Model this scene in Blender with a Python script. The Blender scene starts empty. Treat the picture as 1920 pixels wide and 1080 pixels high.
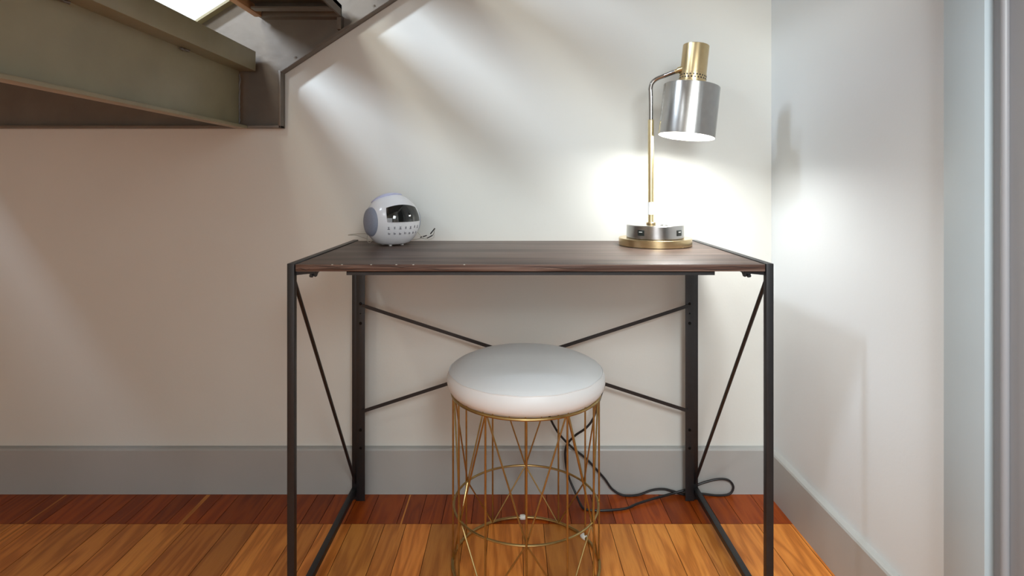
import bpy, bmesh, math, random
from mathutils import Vector, Matrix
random.seed(7)
S = bpy.context.scene
C = S.collection
PI = math.pi
rad = math.radians

# ---------------------------------------------------------------- camera
CAMZ = 0.917
cd = bpy.data.cameras.new('camera'); cam = bpy.data.objects.new('camera', cd); C.objects.link(cam)
cd.sensor_width = 36.0; cd.lens = 20.25; cd.shift_y = -0.1031; cd.clip_start = 0.02
cam.location = (0, 0, CAMZ); cam.rotation_euler = (PI/2, 0, 0)
S.camera = cam

# ---------------------------------------------------------------- world, exposure
w = bpy.data.worlds.new('world'); S.world = w; w.use_nodes = True
bg = w.node_tree.nodes['Background']; bg.inputs[0].default_value = (0.75, 0.85, 1.0, 1); bg.inputs[1].default_value = 0.15
S.view_settings.view_transform = 'Standard'; S.view_settings.look = 'None'
S.view_settings.gamma = 1; S.view_settings.use_curve_mapping = False
S.view_settings.exposure = 0.0

# ---------------------------------------------------------------- large lights
def area(name, loc, target, sx, sy, power, col, spread=180):
    l = bpy.data.lights.new(name, 'AREA'); l.shape = 'RECTANGLE'; l.size = sx; l.size_y = sy
    l.energy = power; l.color = col; l.spread = rad(spread)
    o = bpy.data.objects.new(name, l); C.objects.link(o); o.location = loc
    d = Vector(target) - Vector(loc); o.rotation_euler = d.to_track_quat('-Z', 'Y').to_euler()
    return o
# high stairwell window, up and to the left of the stairs: a long narrow slot seen edge-on from the wall
SKC = Vector((-2.30, 0.42, 2.62)); AIM = Vector((-.45, 1.70, 1.15))
sk = area('stairwell_daylight', SKC, AIM, 0.80, 0.13, 11, (0.74, 0.86, 1.0), 56)
zz_ = (SKC-AIM).normalized(); xx_ = Vector((0.66, 0, 0.75)); xx_ = (xx_-zz_*xx_.dot(zz_)).normalized(); yy_ = zz_.cross(xx_)
sk.rotation_euler = Matrix((xx_, yy_, zz_)).transposed().to_euler()
# light from the upper left, shaded by the stairs, then added fill lights
area('landing_window_light', (-1.5, -.75, 2.25), (0.6, 1.5, 0.6), 0.35, 0.35, 14, (0.88, 0.94, 1.0))
area('room_fill_light', (-0.2, -2.5, 1.1), (0.5, 1.7, 0.8), 1.3, 1.5, 11, (0.95, 0.96, 1.0))  # added soft fill from the front, set at an invented window
area('front_fill_light', (0.42, -.50, 1.5), (0.75, 1.7, 0.25), 0.45, 0.45, 5.2, (0.90, 0.97, 1.0), 80)  # added fill behind the viewer, brightens stool, floor and lower right
area('overhead_fill_light', (-1.3, -1.0, 2.9), (-1.3, -0.6, 0), 0.5, 0.5, 46, (1.0, 0.985, 0.87))  # added overhead fill, lifts the left wall

# ---------------------------------------------------------------- materials
def new_mat(name):
    m = bpy.data.materials.new(name); m.use_nodes = True
    return m, m.node_tree, m.node_tree.nodes['Principled BSDF']
def simple(name, col, rough=0.5, metal=0.0, noise=0.06, nscale=30, bump=0.0, bscale=80, spec=0.5, coat=0, sub=0):
    m, nt, p = new_mat(name)
    tc = nt.nodes.new('ShaderNodeTexCoord'); n = nt.nodes.new('ShaderNodeTexNoise')
    n.inputs['Scale'].default_value = nscale; n.inputs['Detail'].default_value = 5
    nt.links.new(tc.outputs['Object'], n.inputs['Vector'])
    r = nt.nodes.new('ShaderNodeValToRGB')
    r.color_ramp.elements[0].position = 0.3; r.color_ramp.elements[1].position = 0.7
    r.color_ramp.elements[0].color = tuple(c*(1-noise) for c in col)+(1,)
    r.color_ramp.elements[1].color = tuple(min(1, c*(1+noise)) for c in col)+(1,)
    nt.links.new(n.outputs['Fac'], r.inputs['Fac']); nt.links.new(r.outputs['Color'], p.inputs['Base Color'])
    p.inputs['Roughness'].default_value = rough; p.inputs['Metallic'].default_value = metal
    p.inputs['Specular IOR Level'].default_value = spec; p.inputs['Coat Weight'].default_value = coat
    if sub: p.inputs['Subsurface Weight'].default_value = sub
    if bump:
        n2 = nt.nodes.new('ShaderNodeTexNoise'); n2.inputs['Scale'].default_value = bscale; n2.inputs['Detail'].default_value = 3
        nt.links.new(tc.outputs['Object'], n2.inputs['Vector'])
        b = nt.nodes.new('ShaderNodeBump'); b.inputs['Strength'].default_value = bump; b.inputs['Distance'].default_value = 0.004
        nt.links.new(n2.outputs['Fac'], b.inputs['Height']); nt.links.new(b.outputs['Normal'], p.inputs['Normal'])
    return m
M = {}
M['wall'] = simple('wall_paint', (0.69, 0.70, 0.66), 0.75, noise=0.02, nscale=3, bump=0.05, bscale=140, spec=0.25)
M['wall_right'] = simple('wall_paint_cool_lit', (0.70, 0.74, 0.755), 0.7, noise=0.015, nscale=3, bump=0.04, bscale=140, spec=0.25)  # wall paint with the cool light on this side tinted into its colour
M['ceiling'] = simple('ceiling_paint', (0.80, 0.80, 0.80), 0.85, noise=0.02)
M['base'] = simple('baseboard_paint', (0.405, 0.41, 0.395), 0.45, noise=0.03, nscale=6, bump=0.05, bscale=40)
M['casing'] = simple('casing_paint', (0.45, 0.53, 0.57), 0.4, noise=0.02, nscale=5)
M['jamb'] = simple('jamb_paint', (0.27, 0.275, 0.29), 0.4, noise=0.02, nscale=5)
M['olive'] = simple('olive_steel_paint', (0.30, 0.26, 0.155), 0.36, noise=0.08, nscale=9, bump=0.25, bscale=25)
M['umber'] = simple('umber_steel_paint', (0.135, 0.11, 0.085), 0.42, noise=0.12, nscale=12, bump=0.25, bscale=22, spec=0.6)
M['black'] = simple('black_powder_coat', (0.012, 0.0125, 0.014), 0.40, noise=0.15, nscale=60, bump=0.1, bscale=500)
M['split'] = simple('split_banding', (0.035, 0.018, 0.012), 0.7)
M['screw'] = simple('blackened_screw', (0.012, 0.012, 0.012), 0.3, metal=0.8)
M['brass'] = simple('brushed_brass', (0.62, 0.48, 0.27), 0.26, metal=1, noise=0.05, nscale=80)
M['brass_pale'] = simple('pale_brass', (0.85, 0.72, 0.42), 0.3, metal=1, noise=0.05, nscale=80)
M['gold'] = simple('gold_wire', (0.46, 0.34, 0.145), 0.33, metal=1, noise=0.12, nscale=60)
M['steel'] = simple('brushed_steel', (0.44, 0.43, 0.415), 0.22, metal=1, noise=0.05, nscale=60)
M['seat'] = simple('white_leatherette', (0.83, 0.85, 0.85), 0.42, noise=0.02, nscale=12, bump=0.15, bscale=18)
M['radio'] = simple('glossy_white_plastic', (0.76, 0.77, 0.80), 0.2, noise=0.01)
M['speaker'] = simple('blue_grey_speaker_mesh', (0.26, 0.29, 0.37), 0.55, noise=0.1, nscale=500)
M['lavender'] = simple('lavender_plastic', (0.52, 0.55, 0.76), 0.3, noise=0.01)
M['screen'] = simple('black_gloss_screen', (0.012, 0.013, 0.013), 0.06, noise=0.0, coat=0.5)
M['print'] = simple('grey_print', (0.22, 0.22, 0.25), 0.5, noise=0.0)
M['cord'] = simple('black_rubber_cord', (0.012, 0.012, 0.013), 0.45, noise=0.1)
M['pale_cord'] = simple('pale_plastic_cord', (0.55, 0.54, 0.48), 0.4, noise=0.05)
M['white_plastic'] = simple('white_plastic', (0.85, 0.85, 0.83), 0.35, noise=0.01)
M['port'] = simple('black_plastic_port', (0.015, 0.02, 0.018), 0.3, noise=0.0)
M['shade_in'] = simple('white_enamel', (0.9, 0.9, 0.88), 0.5, noise=0.0)
M['foot'] = simple('translucent_plastic_foot', (0.72, 0.73, 0.68), 0.35, noise=0.03)

def wood_nodes(name, ramp, scale=(1, 1, 1), ring=8, rough=0.4, attr=None, dist=3.0, bump=0.1, fine=0.5, coat=0.0):
    m, nt, p = new_mat(name); N = nt.nodes; L = nt.links
    tc = N.new('ShaderNodeTexCoord'); mp = N.new('ShaderNodeMapping'); mp.inputs['Scale'].default_value = scale
    src = tc.outputs['Object']
    if attr:
        a = N.new('ShaderNodeAttribute'); a.attribute_name = 'offs'; ad = N.new('ShaderNodeVectorMath'); ad.operation = 'ADD'
        L.new(src, ad.inputs[0]); L.new(a.outputs['Vector'], ad.inputs[1]); src = ad.outputs[0]
    L.new(src, mp.inputs['Vector'])
    n = N.new('ShaderNodeTexNoise'); n.inputs['Scale'].default_value = 1.0; n.inputs['Detail'].default_value = 2; n.inputs['Distortion'].default_value = 0.3
    L.new(mp.outputs[0], n.inputs['Vector'])
    mu = N.new('ShaderNodeMath'); mu.operation = 'MULTIPLY'; mu.inputs[1].default_value = ring*2*PI; L.new(n.outputs['Fac'], mu.inputs[0])
    si = N.new('ShaderNodeMath'); si.operation = 'SINE'; L.new(mu.outputs[0], si.inputs[0])
    mr = N.new('ShaderNodeMapRange'); mr.inputs[1].default_value = -1; mr.inputs[2].default_value = 1; L.new(si.outputs[0], mr.inputs[0])
    # fine fibres
    mp2 = N.new('ShaderNodeMapping'); mp2.inputs['Scale'].default_value = tuple(s*(9 if s > min(scale)*1.5 else 3) for s in scale); L.new(src, mp2.inputs['Vector'])
    n2 = N.new('ShaderNodeTexNoise'); n2.inputs['Scale'].default_value = 3; n2.inputs['Detail'].default_value = 4; L.new(mp2.outputs[0], n2.inputs['Vector'])
    mx = N.new('ShaderNodeMix'); mx.data_type = 'FLOAT'; mx.inputs[0].default_value = fine
    L.new(mr.outputs[0], mx.inputs[2]); L.new(n2.outputs['Fac'], mx.inputs[3])
    cr = N.new('ShaderNodeValToRGB'); els = cr.color_ramp.elements
    els[0].position = ramp[0][0]; els[0].color = ramp[0][1]+(1,)
    els[1].position = ramp[-1][0]; els[1].color = ramp[-1][1]+(1,)
    for ps, c in ramp[1:-1]:
        e = els.new(ps); e.color = c+(1,)
    L.new(mx.outputs[0], cr.inputs['Fac'])
    out = cr.outputs['Color']
    if attr:
        b = N.new('ShaderNodeAttribute'); b.attribute_name = attr
        ml = N.new('ShaderNodeMix'); ml.data_type = 'RGBA'; ml.blend_type = 'MULTIPLY'; ml.inputs[0].default_value = 1
        L.new(out, ml.inputs[6]); L.new(b.outputs['Color'], ml.inputs[7]); out = ml.outputs[2]
    L.new(out, p.inputs['Base Color'])
    p.inputs['Specular IOR Level'].default_value = .32
    p.inputs['Roughness'].default_value = rough; p.inputs['Coat Weight'].default_value = coat; p.inputs['Coat Roughness'].default_value = 0.25
    bp = N.new('ShaderNodeBump'); bp.inputs['Strength'].default_value = bump; bp.inputs['Distance'].default_value = 0.002
    L.new(mx.outputs[0], bp.inputs['Height']); L.new(bp.outputs['Normal'], p.inputs['Normal'])
    return m
M['floor'] = wood_nodes('pine_floorboards', [(0.0, (0.34, 0.10, 0.014)), (0.45, (0.62, 0.21, 0.035)), (1.0, (0.86, 0.35, 0.068))],
                        scale=(22, 2.2, 22), ring=5, rough=0.42, attr='tone', bump=0.12, fine=0.58, coat=0.05)
M['desktop'] = wood_nodes('dark_walnut_laminate', [(0.15, (0.045, 0.027, 0.021)), (0.5, (0.095, 0.06, 0.046)), (0.95, (0.19, 0.135, 0.11))],
                          scale=(1.5, 18, 18), ring=3, rough=0.42, bump=0.05, fine=0.6)
M['desk_edge'] = wood_nodes('walnut_edge_banding', [(0.1, (0.045, 0.02, 0.014)), (0.5, (0.13, 0.075, 0.055)), (0.95, (0.22, 0.15, 0.12))],
                            scale=(3, 60, 90), ring=3, rough=0.45, bump=0.2, fine=0.5)
M['nosing'] = wood_nodes('oiled_oak_nosing', [(0.1, (0.36, 0.15, 0.055)), (0.5, (0.50, 0.24, 0.10)), (0.95, (0.60, 0.33, 0.15))],
                         scale=(30, 2, 30), ring=3, rough=0.4)
def emis(name, col, st):
    m, nt, p = new_mat(name); p.inputs['Base Color'].default_value = (0.9, 0.9, 0.9, 1)
    p.inputs['Emission Color'].default_value = col+(1,); p.inputs['Emission Strength'].default_value = st
    return m
M['bulb'] = emis('lit_bulb', (1.0, 0.97, 0.92), 22.0)
M['fill_pane'] = emis('added_window_glow', (0.8, 0.9, 1.0), 1.4)  # glow of the added window
M['globe'] = emis('added_globe_glow', (1.0, 0.86, 0.7), 4.0)  # glow of the added ceiling lamp
# brushed look on steel: thin rings of roughness round the axis
for k in ('steel', 'brass'):
    nt = M[k].node_tree; p = nt.nodes['Principled BSDF']
    p.inputs['Anisotropic'].default_value = 0.55
    t = nt.nodes.new('ShaderNodeTangent'); t.direction_type = 'RADIAL'; t.axis = 'Z'
    nt.links.new(t.outputs[0], p.inputs['Tangent'])

# ---------------------------------------------------------------- mesh helpers
class B:
    def __init__(s): s.bm = bmesh.new()
    def box(s, x0, x1, y0, y1, z0, z1, bev=0.0, mat=0):
        t = bmesh.new(); bmesh.ops.create_cube(t, size=1)
        for v in t.verts:
            v.co = Vector((x0+(v.co.x+.5)*(x1-x0), y0+(v.co.y+.5)*(y1-y0), z0+(v.co.z+.5)*(z1-z0)))
        if bev: bmesh.ops.bevel(t, geom=t.edges[:], offset=bev, segments=2, affect='EDGES', profile=0.6)
        s.merge(t, None, mat); return s
    def merge(s, t, mtx=None, mat=0):
        if mtx is not None: bmesh.ops.transform(t, matrix=mtx, verts=t.verts[:])
        for f in t.faces: f.material_index = mat
        me = bpy.data.meshes.new('tmp'); t.to_mesh(me); t.free(); s.bm.from_mesh(me); bpy.data.meshes.remove(me)
    def prism(s, pts, axis, a, b, bev=0.0, mat=0):
        """polygon pts (u,v) extruded along axis from a to b.  axis 'y': (x,z)  'x': (y,z)  'z': (x,y)"""
        t = bmesh.new()
        def P(u, v, k): return {'y': (u, k, v), 'x': (k, u, v), 'z': (u, v, k)}[axis]
        lo = [t.verts.new(P(u, v, a)) for u, v in pts]; hi = [t.verts.new(P(u, v, b)) for u, v in pts]
        t.faces.new(lo); t.faces.new(hi[::-1]); n = len(pts)
        for i in range(n): t.faces.new((lo[i], hi[i], hi[(i+1) % n], lo[(i+1) % n]))
        bmesh.ops.recalc_face_normals(t, faces=t.faces[:])
        if bev: bmesh.ops.bevel(t, geom=t.edges[:], offset=bev, segments=2, affect='EDGES')
        s.merge(t, None, mat); return s
    def bar(s, p, q, w, h, up=(0, 0, 1), bev=0.0, mat=0):
        p, q = Vector(p), Vector(q); d = q-p; L = d.length; z = d.normalized(); x = Vector(up).cross(z).normalized(); y = z.cross(x)
        t = bmesh.new(); bmesh.ops.create_cube(t, size=1)
        for v in t.verts: v.co = Vector((v.co.x*w, v.co.y*h, v.co.z*L))
        if bev: bmesh.ops.bevel(t, geom=t.edges[:], offset=bev, segments=2, affect='EDGES')
        m = Matrix((x, y, z)).transposed().to_4x4(); m.translation = (p+q)/2
        s.merge(t, m, mat); return s
    def lathe(s, prof, seg=48, center=(0, 0, 0), mat=0, cap=False):
        t = bmesh.new(); rings = []
        for r, z in prof:
            if r < 1e-6: rings.append([t.verts.new((0, 0, z))])
            else: rings.append([t.verts.new((r*math.cos(2*PI*i/seg), r*math.sin(2*PI*i/seg), z)) for i in range(seg)])
        for a, b in zip(rings, rings[1:]):
            for i in range(seg):
                j = (i+1) % seg
                if len(a) == 1 and len(b) == 1: continue
                if len(a) == 1: t.faces.new((a[0], b[i], b[j]))
                elif len(b) == 1: t.faces.new((a[i], a[j], b[0]))
                else: t.faces.new((a[i], a[j], b[j], b[i]))
        bmesh.ops.recalc_face_normals(t, faces=t.faces[:])
        s.merge(t, Matrix.Translation(center), mat); return s
    def tube(s, pts, r, seg=10, closed=False, mat=0):
        pts = [Vector(p) for p in pts]; n = len(pts); t = bmesh.new(); rings = []
        tang = []
        for i in range(n):
            if closed: d = pts[(i+1) % n]-pts[i-1]
            else: d = pts[min(i+1, n-1)]-pts[max(i-1, 0)]
            tang.append(d.normalized())
        up = Vector((0, 0, 1)) if abs(tang[0].z) < 0.9 else Vector((1, 0, 0))
        nx = tang[0].cross(up).normalized()
        for i in range(n):
            nx = (nx - tang[i]*nx.dot(tang[i])).normalized(); ny = tang[i].cross(nx)
            rr = r[i] if isinstance(r, (list, tuple)) else r
            rings.append([t.verts.new(pts[i]+nx*rr*math.cos(2*PI*k/seg)+ny*rr*math.sin(2*PI*k/seg)) for k in range(seg)])
        for i in range(n if closed else n-1):
            a, b = rings[i], rings[(i+1) % n]
            for k in range(seg): t.faces.new((a[k], a[(k+1) % seg], b[(k+1) % seg], b[k]))
        if not closed: t.faces.new(rings[0]); t.faces.new(rings[-1][::-1])
        bmesh.ops.recalc_face_normals(t, faces=t.faces[:])
        s.merge(t, None, mat); return s
def obj(name, b, mats, parent=None, smooth=True, world=True, label=None):
    """link the mesh; its vertices are given in world space and moved into the parent's space"""
    me = bpy.data.meshes.new(name)
    if parent is not None and world:
        off = Vector((0, 0, 0)); p = parent
        while p is not None: off += p.location; p = p.parent
        bmesh.ops.translate(b.bm, vec=-off, verts=b.bm.verts[:])
    b.bm.to_mesh(me); b.bm.free()
    if not isinstance(mats, (list, tuple)): mats = [mats]
    for m in mats: me.materials.append(m)
    o = bpy.data.objects.new(name, me); C.objects.link(o)
    if parent is not None: o.parent = parent
    if smooth:
        me.shade_smooth()
        try: me.set_sharp_from_angle(angle=rad(35))
        except Exception: pass
    if label: o['label'] = label
    return o
def centre_origin(o, c):
    c = Vector(c); o.data.transform(Matrix.Translation(-c)); o.location = c; return o
def thing(name, label, cat, loc, group=None):
    o = bpy.data.objects.new(name, None); C.objects.link(o); o.empty_display_size = 0.05
    o.location = loc; o['label'] = label; o['category'] = cat
    if group: o['group'] = group
    return o
def struct(name, b, m, parent=None, smooth=False, label=None, cat=None):
    o = obj(name, b, m, parent, smooth)
    if parent is None:
        o['kind'] = 'structure'
        if label: o['label'] = label
        if cat: o['category'] = cat
    return o
def spline(pts, n=8, closed=False):
    P = [Vector(p) for p in pts]; out = []; N = len(P)
    for i in range(N if closed else N-1):
        if closed: a, b, c, d = P[i-1], P[i], P[(i+1) % N], P[(i+2) % N]
        else: a, b, c, d = P[max(i-1, 0)], P[i], P[i+1], P[min(i+2, N-1)]
        for k in range(n):
            t = k/n
            out.append(0.5*((2*b)+(-a+c)*t+(2*a-5*b+4*c-d)*t*t+(-a+3*b-3*c+d)*t**3))
    if not closed: out.append(P[-1])
    return out
F = 1080.0
def at(px, py, d):      # the place at distance d seen at a pixel of the photograph
    return Vector(((px-960)/F*d, d, CAMZ-(py-342)/F*d))

# ---------------------------------------------------------------- room shell
WB = 1.708; WR = 0.769; XL = -3.4; YF = -2.6; H = 3.6
struct('wall_back', B().box(XL-.1, WR+.1, WB, WB+.1, 0, H), M['wall'], label='beige wall behind the desk, under the stairs', cat='wall')
struct('wall_right', B().box(WR, WR+.1, 0.99, WB, 0, H), M['wall_right'], label='white wall to the right of the desk', cat='wall')
struct('wall_left', B().box(XL-.1, XL, YF, WB, 0, H), M['wall'], label='left wall of the room', cat='wall')
wf = B()
wf.box(XL-.1, -.9, YF-.1, YF, 0, H).box(.5, 2.6, YF-.1, YF, 0, H).box(-.9, .5, YF-.1, YF, 0, 0.3).box(-.9, .5, YF-.1, YF, 1.9, H)
struct('wall_front', wf, M['wall'], label='wall with an opening for the added window behind the viewer', cat='wall')
struct('wall_hall', B().box(2.5, 2.6, YF, 1.3, 0, H), M['wall'], label='wall of the space beyond the doorway', cat='wall')
struct('wall_right_front', B().box(WR, WR+.1, YF, -0.05, 0, H).box(WR, WR+.1, -0.05, 0.99, 2.1, H).box(WR+.1, 2.6, 1.2, 1.3, 0, H), M['wall_right'], label='white wall around the doorway', cat='wall')
struct('ceiling', B().box(XL-.1, 2.6, YF-.1, WB+.1, H, H+.1), M['ceiling'], label='white ceiling', cat='ceiling')
# floor: boards run away from the viewer; a strip of darker stained boards along the wall
me = bpy.data.meshes.new('floor'); bm = bmesh.new()
tl = bm.loops.layers.float_color.new('tone'); ol = bm.loops.layers.float_vector.new('offs')
def board(x0, x1, y0, y1, tone, off):
    g = 0.0007; dz_ = 0.0015
    v = [bm.verts.new(p) for p in ((x0+g, y0+g, 0), (x1-g, y0+g, 0), (x1-g, y1-g, 0), (x0+g, y1-g, 0))]
    lo = [bm.verts.new((p.co.x+dx, p.co.y+dy, -0.02)) for p, dx, dy in zip(v, (-g, g, g, -g), (-g, -g, g, g))]
    fs = [bm.faces.new(v)]+[bm.faces.new((v[i], lo[i], lo[(i+1) % 4], v[(i+1) % 4])) for i in range(4)]
    for k, f in enumerate(fs):
        for l in f.loops:
            l[tl] = (tone if k == 0 else (tone[0]*.45, tone[1]*.4, tone[2]*.4, 1)); l[ol] = off
STRIP = 1.547
x = XL; rb = random.Random(11)
while x < 2.5:
    wd = rb.choice((0.057, 0.063, 0.068, 0.075, 0.09, 0.11)); x1 = min(x+wd, 2.5)
    v = rb.uniform(0.66, 1.2); rr = rb.uniform(-.06, .06)
    y = YF; yb = [YF]
    yy = YF + rb.uniform(0.3, 2.2)
    while yy < STRIP-0.35: yb.append(yy); yy += rb.uniform(0.9, 2.3)
    yb.append(STRIP)
    for a, b_ in zip(yb, yb[1:]):
        v2 = min(1.12, max(.55, v+rb.uniform(-.18, .18)))
        board(x, x1, a, b_, (v2, v2*(0.97+rr), v2*(0.95+rr*1.5), 1), (rb.uniform(0, 50), rb.uniform(0, 50), 0))
    x = x1
x = XL
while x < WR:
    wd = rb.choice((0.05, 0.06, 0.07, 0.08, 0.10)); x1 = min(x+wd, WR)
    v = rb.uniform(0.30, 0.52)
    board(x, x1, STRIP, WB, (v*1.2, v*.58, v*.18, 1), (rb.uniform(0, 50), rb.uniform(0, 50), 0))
    x = x1
for (xa_, xb_) in ((-.896, -.884), (-1.31, -1.305), (-.30, -.296)):       # pale slivers let in between boards
    fv = [bm.verts.new(p) for p in ((xa_, .9, .0005), (xb_, .9, .0005), (xb_, 1.69, .0005), (xa_, 1.69, .0005))]
    ff = bm.faces.new(fv)
    for l in ff.loops: l[tl] = (.95, .95, .9, 1); l[ol] = (3, 7, 0)
bm.to_mesh(me); bm.free(); me.materials.append(M['floor'])
fo = bpy.data.objects.new('floor', me); C.objects.link(fo); fo['kind'] = 'structure'; fo['label'] = 'orange brown wooden floorboards with a dark stained strip along the wall'; fo['category'] = 'floor'
struct('subfloor', B().box(XL-.1, 2.6, YF-.1, WB+.1, -.08, -.015), M['umber'], label='dark subfloor beneath the boards', cat='floor')

# baseboards with a rounded ledge
def basep(t): return [(0, 0), (t, 0), (t, .128), (t-.0025, .1325), (t-.006, .1345), (0, .1365)]
b = B().prism([(WB-u, z) for u, z in basep(0.015)], 'x', XL, WR)
struct('baseboard_back', b, M['base'], label='grey baseboard along the back wall', cat='baseboard')
b = B().prism([(WR-u, z) for u, z in basep(0.0155)], 'y', 0.99, WB-.02)
struct('baseboard_right', b, M['base'], label='grey baseboard along the right wall', cat='baseboard')
# door casing and jamb at the right edge
b = B().box(WR-.02, WR, 0.913, 1.0, 0, 2.15, bev=.0015)
b.box(WR-.02, WR, -.05, 0.913, 2.063, 2.15, bev=.0015)
struct('trim_1', b, M['casing'], smooth=True, label='pale blue grey flat door casing at the right edge', cat='door casing')
b = B().box(WR-.006, WR+.1, 0.888, 0.913, 0, 2.063, bev=.001)
b.tube([(WR-.010, 0.887, 0), (WR-.010, 0.887, 2.063)], 0.006, 12)
b.box(WR-.006, WR+.1, 0.80, 0.888, 0, 2.063)
struct('trim_2', b, M['jamb'], smooth=True, label='grey door jamb with a rounded bead', cat='door jamb')
# unseen window added behind the viewer to go with the room fill
wi = B().box(-.9, .5, YF-.09, YF-.07, 0.3, 1.9)
wo = struct('added_window_1', wi, M['fill_pane'], label='added bright window behind the viewer', cat='window')
fr = B()
for xx in (-.9, -.23, .44): fr.box(xx, xx+.06, YF-.07, YF+.02, 0.3, 1.9)
for zz in (0.3, 1.07, 1.84): fr.box(-.9, .5, YF-.065, YF+.015, zz, zz+.06)
struct('added_window_frame', fr, M['white_plastic'], parent=wo)

# ---------------------------------------------------------------- steel staircase
st = thing('steel_staircase', 'olive brown painted steel staircase and landing edge above the left of the desk', 'staircase', (-1.2, 1.70, 1.076))
yw = WB-.003
def wallpt(px, py, d=1.70): p = at(px, py, d); return (p.x, p.z)
zb = 1.076; xc = -.672; zc = 1.238; sl = .656
xe = 1.6; ze = zc+sl*(xe-xc)
# web plate against the wall: landing channel, then the raking stringer
web = [(-3.2, zb), (xc, zb), (xc, zc), (0.76, zc+sl*(.76-xc)), (0.76, zc+sl*(.76-xc)+.285), (-.909, 1.396-.0), (-1.045, 1.297), (-3.2, 1.297)]
obj('stringer_plate', B().prism(web, 'y', yw-.006, yw), M['umber'], st, smooth=False)
fl = B(); t = .007; d0 = yw-.032
fl.box(-3.2, xc, d0, yw-.006, zb, zb+t, bev=.0015)
fl.box(xc-t, xc, d0, yw-.006, zb, zc+.004, bev=.0015)
fl.prism([(xc, zc), (.76, zc+sl*(.76-xc)), (.76, zc+sl*(.76-xc)+.009), (xc-.006, zc+.005)], 'y', d0, yw-.006, bev=.001)
obj('lower_flange', fl, M['umber'], st)
fu = B().prism([(-1.045, 1.297), (-.909, 1.396), (0.76, zc+sl*(.76-xc)+.285), (.76, zc+sl*(.76-xc)+.277), (-.909, 1.388), (-1.04, 1.290)], 'y', d0, yw-.006)
obj('upper_flange', fu, M['olive'], st)
# landing beam running towards the viewer
yb0, yb1 = 0.25, 1.672
lb = B()
lb.box(-.799, -.793, yb0, yb1, 1.076, 1.240)
obj('landing_beam', lb, M['olive'], st, smooth=False)
obj('beam_lip', B().box(-.799, -.767, yb0, yb1, 1.073, 1.082, bev=.002), M['olive'], st)
obj('top_rail', B().box(-.82, -.745, yb0, yb1+.004, 1.240, 1.298, bev=.003), M['olive'], st)
# weld seam between beam and wall channel
obj('weld_seam', B().tube([(-.791+random.uniform(-.0015, .0015), yb1+.001, 1.083+.0078*i) for i in range(20)], [random.uniform(.0022, .0042) for _ in range(20)], 8), M['umber'], st)
for (wx, wy) in ((-.793, .99), (-.793, 1.37)):
    obj('weld_bead', B().tube([(wx+.004, wy+.006*i, 1.237+random.uniform(-.002, .002)) for i in range(7)], [random.uniform(.002, .004) for _ in range(7)], 8), M['umber'], st)
# bolts on the raking flange
for bx in (-.63, -.40, -.36):
    zz = zc+sl*(bx-xc)+.02
    obj('bolt', B().tube([(bx, yw-.020, zz-.010), (bx-.004, yw-.020, zz-.002)], .005, 6), M['umber'], st)
# landing deck, unseen: slot added to throw the left streak, length set for shade
dk = B().box(-1.79, -.82, yb0, 1.672, 1.262, 1.29).box(-3.2, -1.88, yb0, 1.672, 1.262, 1.29).box(-1.88, -1.79, 1.42, 1.672, 1.262, 1.29).box(-1.88, -1.79, yb0, 1.0, 1.262, 1.29)
bmesh.ops.remove_doubles(dk.bm, verts=dk.bm.verts[:], dist=.0001)
obj('landing_deck', dk, M['olive'], st, smooth=False)
# treads: a steel pan with stiffening angles, and an oak nosing at the front edge
run = .272; rise = run*sl
for i in range(7):
    x0 = -.724+i*run; z0 = 1.397+i*rise
    if x0 > .56: break
    y0, y1 = 0.30, yw-.034
    tp = B()
    tp.box(x0, x0+.230, y0, y1, z0+.022, z0+.034)
    tp.box(x0, x0+.230, y1-.006, y1, z0, z0+.022)
    tp.box(x0, x0+.230, y0, y0+.006, z0, z0+.022)
    tp.box(x0+.224, x0+.230, y0, y1, z0, z0+.034)
    pan = obj('tread_pan', tp, M['umber'], st, smooth=False)
    ang = B()
    for yy in (y1-.055, y1-.16): ang.box(x0+.004, x0+.222, yy-.004, yy, z0+.004, z0+.022).box(x0+.004, x0+.222, yy-.03, yy, z0, z0+.005)
    obj('stiffener_angle', ang, M['umber'], pan)
    obj('tread_bracket', B().box(x0-.01, x0+.228, yw-.034, yw-.006, z0+.0, z0+.006).box(x0+.216, x0+.228, yw-.034, yw-.006, z0-.035, z0), M['umber'], st)
    obj('wood_nosing', B().box(x0-.023, x0-.001, y0-.005, y1+.002, z0, z0+.0365, bev=.003), M['nosing'], st, label='orange oiled wood nosing')
# outer stringer, above the frame
out = [(xc-.1, 1.30), (xc, zc+.1), (0.76, zc+sl*(.76-xc)+.06), (0.76, zc+sl*(.76-xc)+.285), (-.80, 1.396)]
obj('outer_stringer', B().prism([(-.74, 1.30), (-.60, 1.34), (0.76, 1.34+sl*1.36), (0.76, 1.55+sl*1.36), (-.74, 1.47)], 'y', .26, .29), M['olive'], st, smooth=False)

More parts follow.
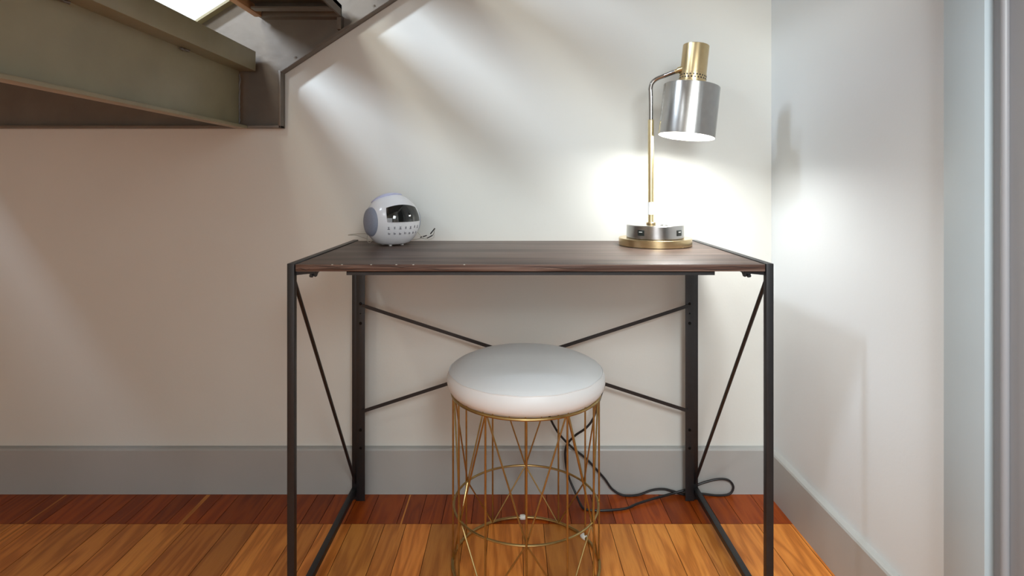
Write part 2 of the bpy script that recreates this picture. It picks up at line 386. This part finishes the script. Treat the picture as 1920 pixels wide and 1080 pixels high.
# ---------------------------------------------------------------- writing desk
DL, DR = -.4627, .5381; DF, DB = 1.184, 1.680; TU = .015
desk = thing('writing_desk', 'folding writing desk with dark wood top and black metal frame against the wall', 'desk', (.0378, 1.43, 0))
for sx, xo, xi, lab in ((-1, DL, DL+TU, 'left'), (1, DR, DR-TU, 'right')):
    a, c = min(xo, xi), max(xo, xi)
    obj('leg', B().box(a, c, DF, DF+TU, 0.002, .75, bev=.0012), M['black'], desk)
    obj('leg', B().box(a, c, DB-TU, DB, 0.004, .75, bev=.0012), M['black'], desk)
    obj('side_rail', B().box(a, c, DF+TU, DB-TU, .735, .75, bev=.0012), M['black'], desk)
    obj('side_rail', B().box(a, c, DF+TU, DB-TU, .0205, .0355, bev=.0012), M['black'], desk)
    xm = (a+c)/2
    obj('side_brace', B().tube([(xm-sx*.002, DF+TU-.002, .716), (xm-sx*.002, DB-TU+.002, .048)], .0042, 10), M['black'], desk)
    for (yy) in (DF+.0075, DB-.0075):
        obj('foot_cap', B().box(a-.0005, c+.0005, yy-.008, yy+.008, 0, .006, bev=.001), M['cord'], desk)
    # hinged support plate beside the rear leg
    pa, pb = (xi+.001, xi+.0255) if sx < 0 else (xi-.0255, xi-.001)
    pl = obj('support_plate', B().box(pa, pb, 1.652, 1.6555, 0.003, .727, bev=.0008).box((pb-.003 if sx > 0 else pa), (pb if sx > 0 else pa+.003), 1.6555, 1.672, .02, .727), M['black'], desk)
    pm = (pa+pb)/2
    for zz, r in ((.569, .0042), (.541, .002), (.513, .0044), (.207, .0042), (.155, .0042)):
        obj('screw', B().lathe([(0, .0025), (r*.7, .0022), (r, .0008), (r, 0)], 14).bm and (lambda q: (bmesh.ops.rotate(q.bm, verts=q.bm.verts[:], cent=(0, 0, 0), matrix=Matrix.Rotation(PI/2, 3, 'X')), bmesh.ops.translate(q.bm, verts=q.bm.verts[:], vec=(pm, 1.652, zz)), q)[2])(B().lathe([(0, .0025), (r*.7, .0022), (r, .0008), (r, 0)], 14)), M['screw'], pl)
    # corner bracket with locking hooks under the top
    s = -sx; bx = xi
    br = B()
    br.prism([(bx, .733), (bx+s*.042, .7325), (bx+s*.042, .7285), (bx+s*.02, .7265), (bx, .7245)], 'y', 1.196, 1.214)
    br.prism([(bx+s*.026, .729), (bx+s*.034, .729), (bx+s*.033, .719), (bx+s*.028, .7195)], 'y', 1.197, 1.203, bev=.0008)
    br.prism([(bx+s*.036, .729), (bx+s*.042, .729), (bx+s*.0385, .7195), (bx+s*.034, .722)], 'y', 1.199, 1.209, bev=.0008)
    br.tube([(bx+s*.031, 1.192, .7235), (bx+s*.031, 1.212, .7235)], .0032, 10)
    obj('corner_bracket', br, M['black'], desk)
tx0, tx1 = DL+TU+.0015, DR-TU-.0015
top = B().box(tx0, tx1, 1.1865, 1.668, .7335, .748, bev=.0008)
for f in top.bm.faces:
    if f.normal.y < -.9 or f.normal.y > .9: f.material_index = 1
dt = obj('desktop', top, [M['desktop'], M['desk_edge']], desk)
# splits and chips in the banding of the front edge
rk = random.Random(5)
for (cx0, cx1, zz) in ((-.445, -.415, .7375), (-.425, -.33, .7435), (-.40, -.30, .7385), (-.28, -.20, .7425), (-.18, -.12, .7375), (.05, .17, .740), (.42, .52, .7425), (.35, .47, .7375)):
    n = 9; P = []
    for i in range(n+1): P.append((cx0+(cx1-cx0)*i/n, zz+rk.uniform(-.0007, .0007)+.0012*math.sin(i*.8)))
    Q = [(x_, z_+(.0014*math.sin(PI*i/n)+.0001)) for i, (x_, z_) in enumerate(P)]
    obj('edge_split', B().prism(P+Q[::-1], 'y', 1.1860, 1.1875), M['split'], dt)
for cx in (-.372, -.352, -.292, -.205, -.24, -.10):
    obj('edge_chip', B().box(cx, cx+.0035, 1.1859, 1.1875, .7468, .7483, bev=.0004), M['pale_cord'], dt)
obj('front_rail', B().box(-.342, .419, 1.190, 1.193, .7255, .7335).box(-.342, .419, 1.190, 1.212, .7315, .7335), M['black'], desk)
obj('rear_rail', B().box(-.41, .49, 1.640, 1.655, .7265, .7335), M['black'], desk)
# crossing braces between the support plates
for z0, z1, yy in ((at(0, 571, 1.66).z, at(0, 768, 1.66).z, 1.650), (at(0, 768, 1.66).z, at(0, 571, 1.66).z, 1.6455)):
    obj('cross_brace', B().bar((DL+TU+.022, yy, z0), (DR-TU-.022, yy, z1), .0105, .0035, up=(0, -1, 0), bev=.0006) if False else
        B().bar((DL+TU+.018, yy, z0), (DR-TU-.018, yy, z1), .0035, .0095, up=(0, 0, 1), bev=.0006), M['black'], desk)
rv = obj('brace_rivet', B().lathe([(0, .004), (.005, .003), (.006, 0)], 16), M['screw'], desk, world=False)
rv.location = (0, 1.644-1.43, at(0, 669, 1.66).z); rv.rotation_euler = (PI/2, 0, 0)

# ---------------------------------------------------------------- stool
SX, SY = .0336, 1.394; SR = .1765
stool = thing('wire_stool', 'round stool with white padded seat on a gold wire cage base under the desk', 'stool', (SX, SY, 0))
def ringpts(r, z, n=72): return [(SX+r*math.sin(2*PI*i/n), SY-r*math.cos(2*PI*i/n), z) for i in range(n)]
def rp(deg, r, z): a = rad(deg); return Vector((SX+r*math.sin(a), SY-r*math.cos(a), z))
c0 = (SX, SY, 0)
prof = [(0, .418), (.15, .418), (.172, .4185), (.181, .423), (.1875, .433), (.190, .444), (.1888, .456), (.1845, .465), (.1835, .4672), (.180, .4705), (.172, .4765), (.150, .4865), (.12, .494), (.08, .4985), (.04, .5005), (0, .501)]
cu = obj('seat_cushion', B().lathe(prof, 96, center=c0), M['seat'], stool)
obj('seam_piping', B().tube([(SX+.1838*math.sin(2*PI*i/96), SY-.1838*math.cos(2*PI*i/96), .4672+.0006*math.sin(i*.9)) for i in range(96)], .0014, 8, closed=True), M['seat'], cu)
obj('seat_ring', B().tube(ringpts(SR+.001, .4155), .0035, 10, True), M['gold'], stool)
obj('middle_ring', B().tube(ringpts(SR-.003, .147), .0028, 10, True), M['gold'], stool)
obj('base_ring', B().tube(ringpts(SR, .0045), .0038, 10, True), M['gold'], stool)
for k in range(12):
    a = k*30-1.0
    obj('upright_wire', B().tube([rp(a, SR, .415), rp(a, SR, .005)], .0023, 8), M['gold'], stool)
for k in range(6):
    a = k*60-1.0
    for s in (-1, 1):
        obj('slanted_wire', B().tube([rp(a+s*29.3, SR-.002, .414), rp(a, SR-.004, .147)], .0020, 8), M['gold'], stool)
        obj('slanted_wire', B().tube([rp(a, SR-.004, .147), rp(a+s*29.3, SR-.002, .006)], .0020, 8), M['gold'], stool)
for a in (179, 119, 60, 0, 299):
    c = rp(a+2, SR, .0045); tg = Vector((math.cos(rad(a+2)), math.sin(rad(a+2)), 0))
    obj('foot_clip', B().tube([c-tg*.009, c-tg*.007, c, c+tg*.007, c+tg*.009], [.0052, .0068, .0072, .0068, .0052], 14), M['foot'], stool, label='pale plastic foot clip')
for o in stool.children:
    if o.name.startswith('foot_clip'): pass

# ---------------------------------------------------------------- table lamp
LX, LY, LZ = .385, 1.551, .7485
lamp = thing('table_lamp', 'lit table lamp with brushed steel shade and brass stem on the desk', 'lamp', (LX, LY, LZ))
def cyl(r, z0, z1, bev=.001, seg=64, c=(0, 0, 0)): return B().lathe([(0, z0), (r-bev, z0), (r, z0+bev), (r, z1-bev), (r-bev, z1), (0, z1)], seg, c)
obj('base_disc', cyl(.096, 0, .020), M['brass'], lamp, world=False)
dr = obj('base_drum', cyl(.0755, .020, .0555, .0015), M['steel'], lamp, world=False)
for deg in (-30, 52):
    a = rad(deg)-math.atan2(LX, LY)*0; p_ = B().box(-.0095, .0095, -.0765, -.071, .0295, .0445, bev=.001)
    bmesh.ops.rotate(p_.bm, verts=p_.bm.verts[:], cent=(0, 0, 0), matrix=Matrix.Rotation(a-rad(12), 3, 'Z'))
    up = obj('usb_port', p_, M['port'], dr, world=False)
    q = B().box(-.0045, .0045, -.0772, -.075, .0385, .0405)
    bmesh.ops.rotate(q.bm, verts=q.bm.verts[:], cent=(0, 0, 0), matrix=Matrix.Rotation(a-rad(12), 3, 'Z'))
    obj('port_tongue', q, M['white_plastic'], up, world=False)
ou = B()
ou.box(.006, .010, -.045, -.033, .0545, .0562).box(.018, .022, -.045, -.033, .0545, .0562).box(.011, .016, -.025, -.020, .0545, .0562)
obj('power_outlet', ou, M['port'], dr, world=False)
PX = (1220.5-960)/F*LY-LX
obj('pole_collar', cyl(.0125, .0555, .0615, .001, 32, (PX, 0, 0)), M['brass'], lamp, world=False)
obj('pole', B().lathe([(.0078, .056), (.0078, .336), (.0066, .3375), (.0, .3375)], 32, (PX, 0, 0)), M['brass_pale'], lamp, world=False)
def lw(px, py, d=LY): return at(px, py, d)-Vector((LX, LY, LZ))
HD = 1.505
apts = [Vector((PX, 0, .335)), Vector((PX, 0, .38)), Vector((PX-.001, 0, .42))]+[lw(1219.5, 168), lw(1222, 157, 1.549), lw(1230, 149, 1.545), lw(1245, 142.5, 1.535), lw(1262, 136, 1.52), lw(1276, 131, 1.51)]
obj('arm', B().tube(spline(apts, 6), .0058, 16), M['steel'], lamp, world=False)
ja, jb = lw(1266, 134.5, 1.517), lw(1283, 129, 1.505)
dj = (jb-ja)
obj('arm_joint', B().tube([ja, ja+dj*.3, ja+dj*.35, ja+dj*.7, jb], [.0062, .0062, .0088, .0095, .0095], 20), M['brass_pale'], lamp, world=False)
# head: built along its own axis, then tilted
head_c = lw(1297, 163, HD)
hd = bpy.data.objects.new('lamp_head', None)
topc = lw(1307, 81, HD); dirv = (topc-head_c).normalized()
dirv = (dirv+Vector((0, .045, 0))).normalized()
tmp = bpy.data.objects.new('x', None)
q = dirv.to_track_quat('Z', 'Y'); bpy.data.objects.remove(tmp); bpy.data.objects.remove(hd)
shp = B().lathe([(.033, .001), (.0705, .001), (.0715, 0), (.0715, -.131), (.0705, -.1315), (.0695, -.1305), (.0695, -.003), (.033, -.003)], 96)
for f in shp.bm.faces:
    c = f.calc_center_median(); r_ = math.hypot(c.x, c.y)
    if r_ < .0701 and c.z < -.002: f.material_index = 1
sh = obj('shade', shp, [M['steel'], M['shade_in']], lamp, world=False)
sh.location = head_c; sh.rotation_mode = 'QUATERNION'; sh.rotation_quaternion = q
hb = B().lathe([(.0, .1095), (.003, .11), (.0325, .11), (.0335, .109), (.0335, .034), (.0335, .0335), (.0342, .033), (.0342, .006), (.0335, 0), (.030, 0)], 64)
cap = obj('lamp_cap', hb, M['brass'], lamp, world=False); cap.location = head_c; cap.rotation_mode = 'QUATERNION'; cap.rotation_quaternion = q
band = B().lathe([(.0344, .0005), (.0349, .001), (.0349, .0115), (.0344, .012)], 64)
bo = obj('cap_band', band, M['brass_pale'], cap, world=False)
vent = B()
for k in range(26):
    for zz, o_ in ((.020, 0), (.027, .5)):
        a = 2*PI*(k+o_)/26
        vent.bar((.0338*math.cos(a), .0338*math.sin(a), zz), (.0346*math.cos(a), .0346*math.sin(a), zz), .0035, .0035, up=(0, 0, 1))
obj('vent_band', vent, M['port'], cap, world=False, label='ring of small dark vent holes')
bu = B().lathe([(0, -.112), (.014, -.110), (.026, -.100), (.031, -.085), (.029, -.068), (.020, -.050), (.014, -.040), (.014, -.004), (0, -.004)], 32)
bl = obj('bulb', bu, M['bulb'], lamp, world=False); bl.location = head_c; bl.rotation_mode = 'QUATERNION'; bl.rotation_quaternion = q
pl_ = bpy.data.lights.new('lamp_light', 'AREA'); pl_.shape = 'DISK'; pl_.size = .11; pl_.energy = 2.5; pl_.color = (1.0, .99, .965)
po = bpy.data.objects.new('lamp_light', pl_); C.objects.link(po); po.parent = lamp
po.location = head_c - dirv*.116; po.rotation_mode = 'QUATERNION'; po.rotation_quaternion = q
tg_ = B().lathe([(0, .082), (.0084, .082), (.0088, .0825), (.0088, .115), (.0084, .1155), (0, .1155)], 24, (PX, 0, 0)).box(PX-.001, PX+.0105, -.0095, -.008, .083, .1145)
obj('paper_tag', tg_, M['white_plastic'], lamp, world=False, label='white paper tag wrapped round the stem')

# ---------------------------------------------------------------- clock radio
RR = .0735; RC = at(736, 414, 1.565); RZ = RC.z
rt = thing('clock_radio', 'round white clock radio with dark display on the left of the desk', 'clock radio', (RC.x, RC.y, .748))
hz = RZ-.748
A = rad(40)     # the display looks to the right of the viewer
rt.rotation_euler = (0, 0, A)
# local: front = -Y ; body is a ball flattened underneath and cut at both sides
def ball(r, lo, hi, n=40, seg=96):
    P = []
    for i in range(n+1):
        z = lo+(hi-lo)*i/n; P.append((math.sqrt(max(0, r*r-z*z)), z))
    return P
prof = [(0, -hz+.004), (.036, -hz+.004), (.040, -hz+.008)]
for i in range(41):
    th = rad(-51+ (90+51)*i/40); prof.append((RR*math.cos(th), RR*math.sin(th)))
prof[-1] = (0, RR)
body = B().lathe(prof, 96, (0, 0, hz))
bo_ = obj('body', body, M['radio'], rt, world=False)
def sph(az, el, r):     # az from the front towards +X
    return Vector((r*math.cos(el)*math.sin(az), -r*math.cos(el)*math.cos(az), hz+r*math.sin(el)))
def patch(azf, el0, el1, r, na=28, ne=12):
    bm_ = bmesh.new(); g = []
    for j in range(ne+1):
        el = el0+(el1-el0)*j/ne; a0, a1 = azf(j/ne)
        g.append([bm_.verts.new(sph(a0+(a1-a0)*i/na, el(i/na) if callable(el) else el, r)) for i in range(na+1)])
    for j in range(ne):
        for i in range(na): bm_.faces.new((g[j][i], g[j][i+1], g[j+1][i+1], g[j+1][i]))
    ret = bmesh.ops.solidify(bm_, geom=bm_.faces[:], thickness=.0015)
    bmesh.ops.recalc_face_normals(bm_, faces=bm_.faces[:])
    o = B(); o.bm.free(); o.bm = bm_; return o
def dispf(t): w_ = rad(40)-rad(9)*t*0; return (-w_+rad(5)*t, w_-rad(5)*t)
class EL:
    pass
bmd = bmesh.new(); g = []
NA, NE = 30, 12
for j in range(NE+1):
    row = []
    for i in range(NA+1):
        u = i/NA*2-1; t_ = j/NE
        a0_, a1_ = -38-4.5*t_, 41-6*t_; az = rad(a0_+(a1_-a0_)*(u+1)/2); elt = rad(30)+rad(7)*(1-u*u); el = rad(1)+(elt-rad(1))*t_
        row.append(bmd.verts.new(sph(az, el, RR+.0010)))
    g.append(row)
for j in range(NE):
    for i in range(NA): bmd.faces.new((g[j][i], g[j][i+1], g[j+1][i+1], g[j+1][i]))
bmesh.ops.recalc_face_normals(bmd, faces=bmd.faces[:])
bmesh.ops.solidify(bmd, geom=bmd.faces[:], thickness=-.002)
db = B(); db.bm.free(); db.bm = bmd
obj('display', db, M['screen'], rt, world=False)
# printed marks under the display
rp_ = random.Random(3); pr = B()
def mark(az, el, w_, h_):
    c = sph(az, el, RR+.0004); n = (c-Vector((0, 0, hz))).normalized(); x_ = Vector((math.cos(az), math.sin(az), 0)); 
    t = bmesh.new(); bmesh.ops.create_cube(t, size=1); w_ *= 1.5; h_ *= 1.5
    for v in t.verts: v.co = Vector((v.co.x*w_, v.co.y*h_, v.co.z*.0006))
    m = Matrix((x_, n.cross(x_), n)).transposed().to_4x4(); m.translation = c; pr.merge(t, m)
for i in range(7):
    az = rad(-36+12*i)
    for r_, el in ((0, -11), (1, -23)):
        e = rad(el+rp_.uniform(-.6, .6))
        if r_ == 0:
            mark(az, e+rad(2.2), .0030, .0007); mark(az-.012, e, .0008, .0036); mark(az+.012, e-rad(.6), .0008, .0030)
            if i % 2 == 0: mark(az, e-rad(2.6), .0042, .0010)
        else:
            mark(az-.022, e, .0010, .0040); mark(az+.016, e, .0030, .0009); mark(az+.016, e-rad(1.8), .0022, .0009)
obj('button_marks', pr, M['print'], rt, world=False, label='grey printed button symbols')
# speakers on both sides
for s in (-1, 1):
    spr = B().lathe([(0, .0085), (.012, .008), (.026, .0055), (.036, .001), (.0385, -.003), (.0385, -.010), (0, -.010)], 56)
    so = obj('speaker', spr, M['speaker'], rt, world=False, label='blue grey round speaker grille')
    so.location = (s*(.0672 if s < 0 else .0655), 0, hz); so.rotation_euler = (0, s*PI/2, 0)
cp = []
for i in range(13):
    th = rad(56+34*i/12); cp.append(((RR+.003)*math.cos(th), (RR+.003)*math.sin(th)))
cp = [(cp[0][0]-.003, cp[0][1]-.004)]+cp; cp[-1] = (0, RR+.003)
sc = obj('snooze_cap', B().lathe(cp, 64), M['lavender'], rt, world=False, label='lavender cap on top')
sc.location = (0, 0, hz); sc.rotation_euler = (-rad(20), rad(-6), 0)
for az in (-40, 40, 140, 220):
    a = rad(az); obj('foot', B().lathe([(0, 0), (.004, 0), (.0045, .005), (0, .005)], 16, (.027*math.sin(a), -.027*math.cos(a), 0)), M['white_plastic'], rt, world=False)

# thin leads behind the radio
dcd = B()
dcd.tube(spline([at(700, 447, 1.60), at(693, 455, 1.60), at(688, 449, 1.61), at(688, 439, 1.62), at(672, 438, 1.63), at(653, 440.5, 1.64), at(668, 441, 1.65), at(682, 446, 1.655), at(700, 449.5, 1.66), at(740, 449.5, 1.66), at(775, 449, 1.655), at(790, 447, 1.65), at(801, 446, 1.64), at(812, 440, 1.63), at(815, 430, 1.62)], 8), .0011, 8)
dcd.tube(spline([at(780, 432, 1.61), at(790, 442, 1.62), at(800, 449, 1.63), at(812, 446, 1.64), at(814, 440, 1.64)], 8), .0011, 8)
rc = obj('radio_lead', dcd, M['pale_cord']); rc['label'] = 'thin pale lead with black tips coiled behind the round clock radio'; rc['category'] = 'cable'
tips = B().tube([at(807, 438.5, 1.62), at(815.5, 428, 1.62)], .0016, 8).tube([at(788, 445, 1.64), at(800, 441.5, 1.635)], .0014, 8).tube([at(801, 446.5, 1.64), at(811, 441, 1.63)], .0014, 8)
obj('lead_tip', tips, M['cord'], rc, label='black lead tip')

# ---------------------------------------------------------------- power cord by the stool
cp = [at(1133, 722, 1.640), at(1122, 755, 1.638), at(1112, 785, 1.636), at(1098, 803, 1.64), at(1078, 817, 1.65), at(1062, 836, 1.66), at(1060, 862, 1.668), at(1066, 893, 1.668), at(1078, 922, 1.655), at(1090, 948, 1.625), at(1100, 955.5, 1.608), at(1130, 957, 1.603), at(1172, 953.5, 1.612), at(1196, 944, 1.636), at(1225, 935, 1.656), at(1256, 926.5, 1.678), at(1286, 918, 1.684), at(1316, 906, 1.684), at(1345, 898.5, 1.684), at(1366, 900.5, 1.684), at(1375, 913, 1.684), at(1368, 926, 1.684), at(1345, 929, 1.683), at(1312, 925.5, 1.684), at(1283, 927, 1.684), at(1262, 921, 1.684), at(1244, 917, 1.684), at(1222, 919, 1.684), at(1196, 928, 1.682), at(1168, 928.5, 1.680), at(1148, 917, 1.682), at(1134, 898, 1.683), at(1118, 880, 1.682), at(1098, 859, 1.68), at(1074, 840, 1.675), at(1052, 818, 1.665), at(1038, 797, 1.655), at(1026, 770, 1.645), at(1010, 730, 1.64), at(1000, 690, 1.64), at(995, 676, 1.64)]
pc = obj('power_cord', B().tube(spline(cp, 8), .0032, 10), M['cord'])
pc['label'] = 'black power cord looping over the floor beside the gold stool and baseboard'; pc['category'] = 'cable'

# small chips and specks on the baseboard
# ---------------------------------------------------------------- unseen ceiling lamp, added to carry the overhead fill
cl = thing('added_ceiling_lamp', 'added white ceiling lamp behind the viewer', 'lamp', (-1.3, -1.0, 3.6))
obj('added_lamp_globe', B().lathe([(0, -.5), (.1, -.48), (.17, -.4), (.17, -.36), (.1, -.29), (0, -.28)], 32), M['globe'], cl, world=False)
obj('added_lamp_rod', B().lathe([(0, -.28), (.012, -.28), (.012, -.02), (.06, -.02), (.06, 0), (0, 0)], 24), M['steel'], cl, world=False)
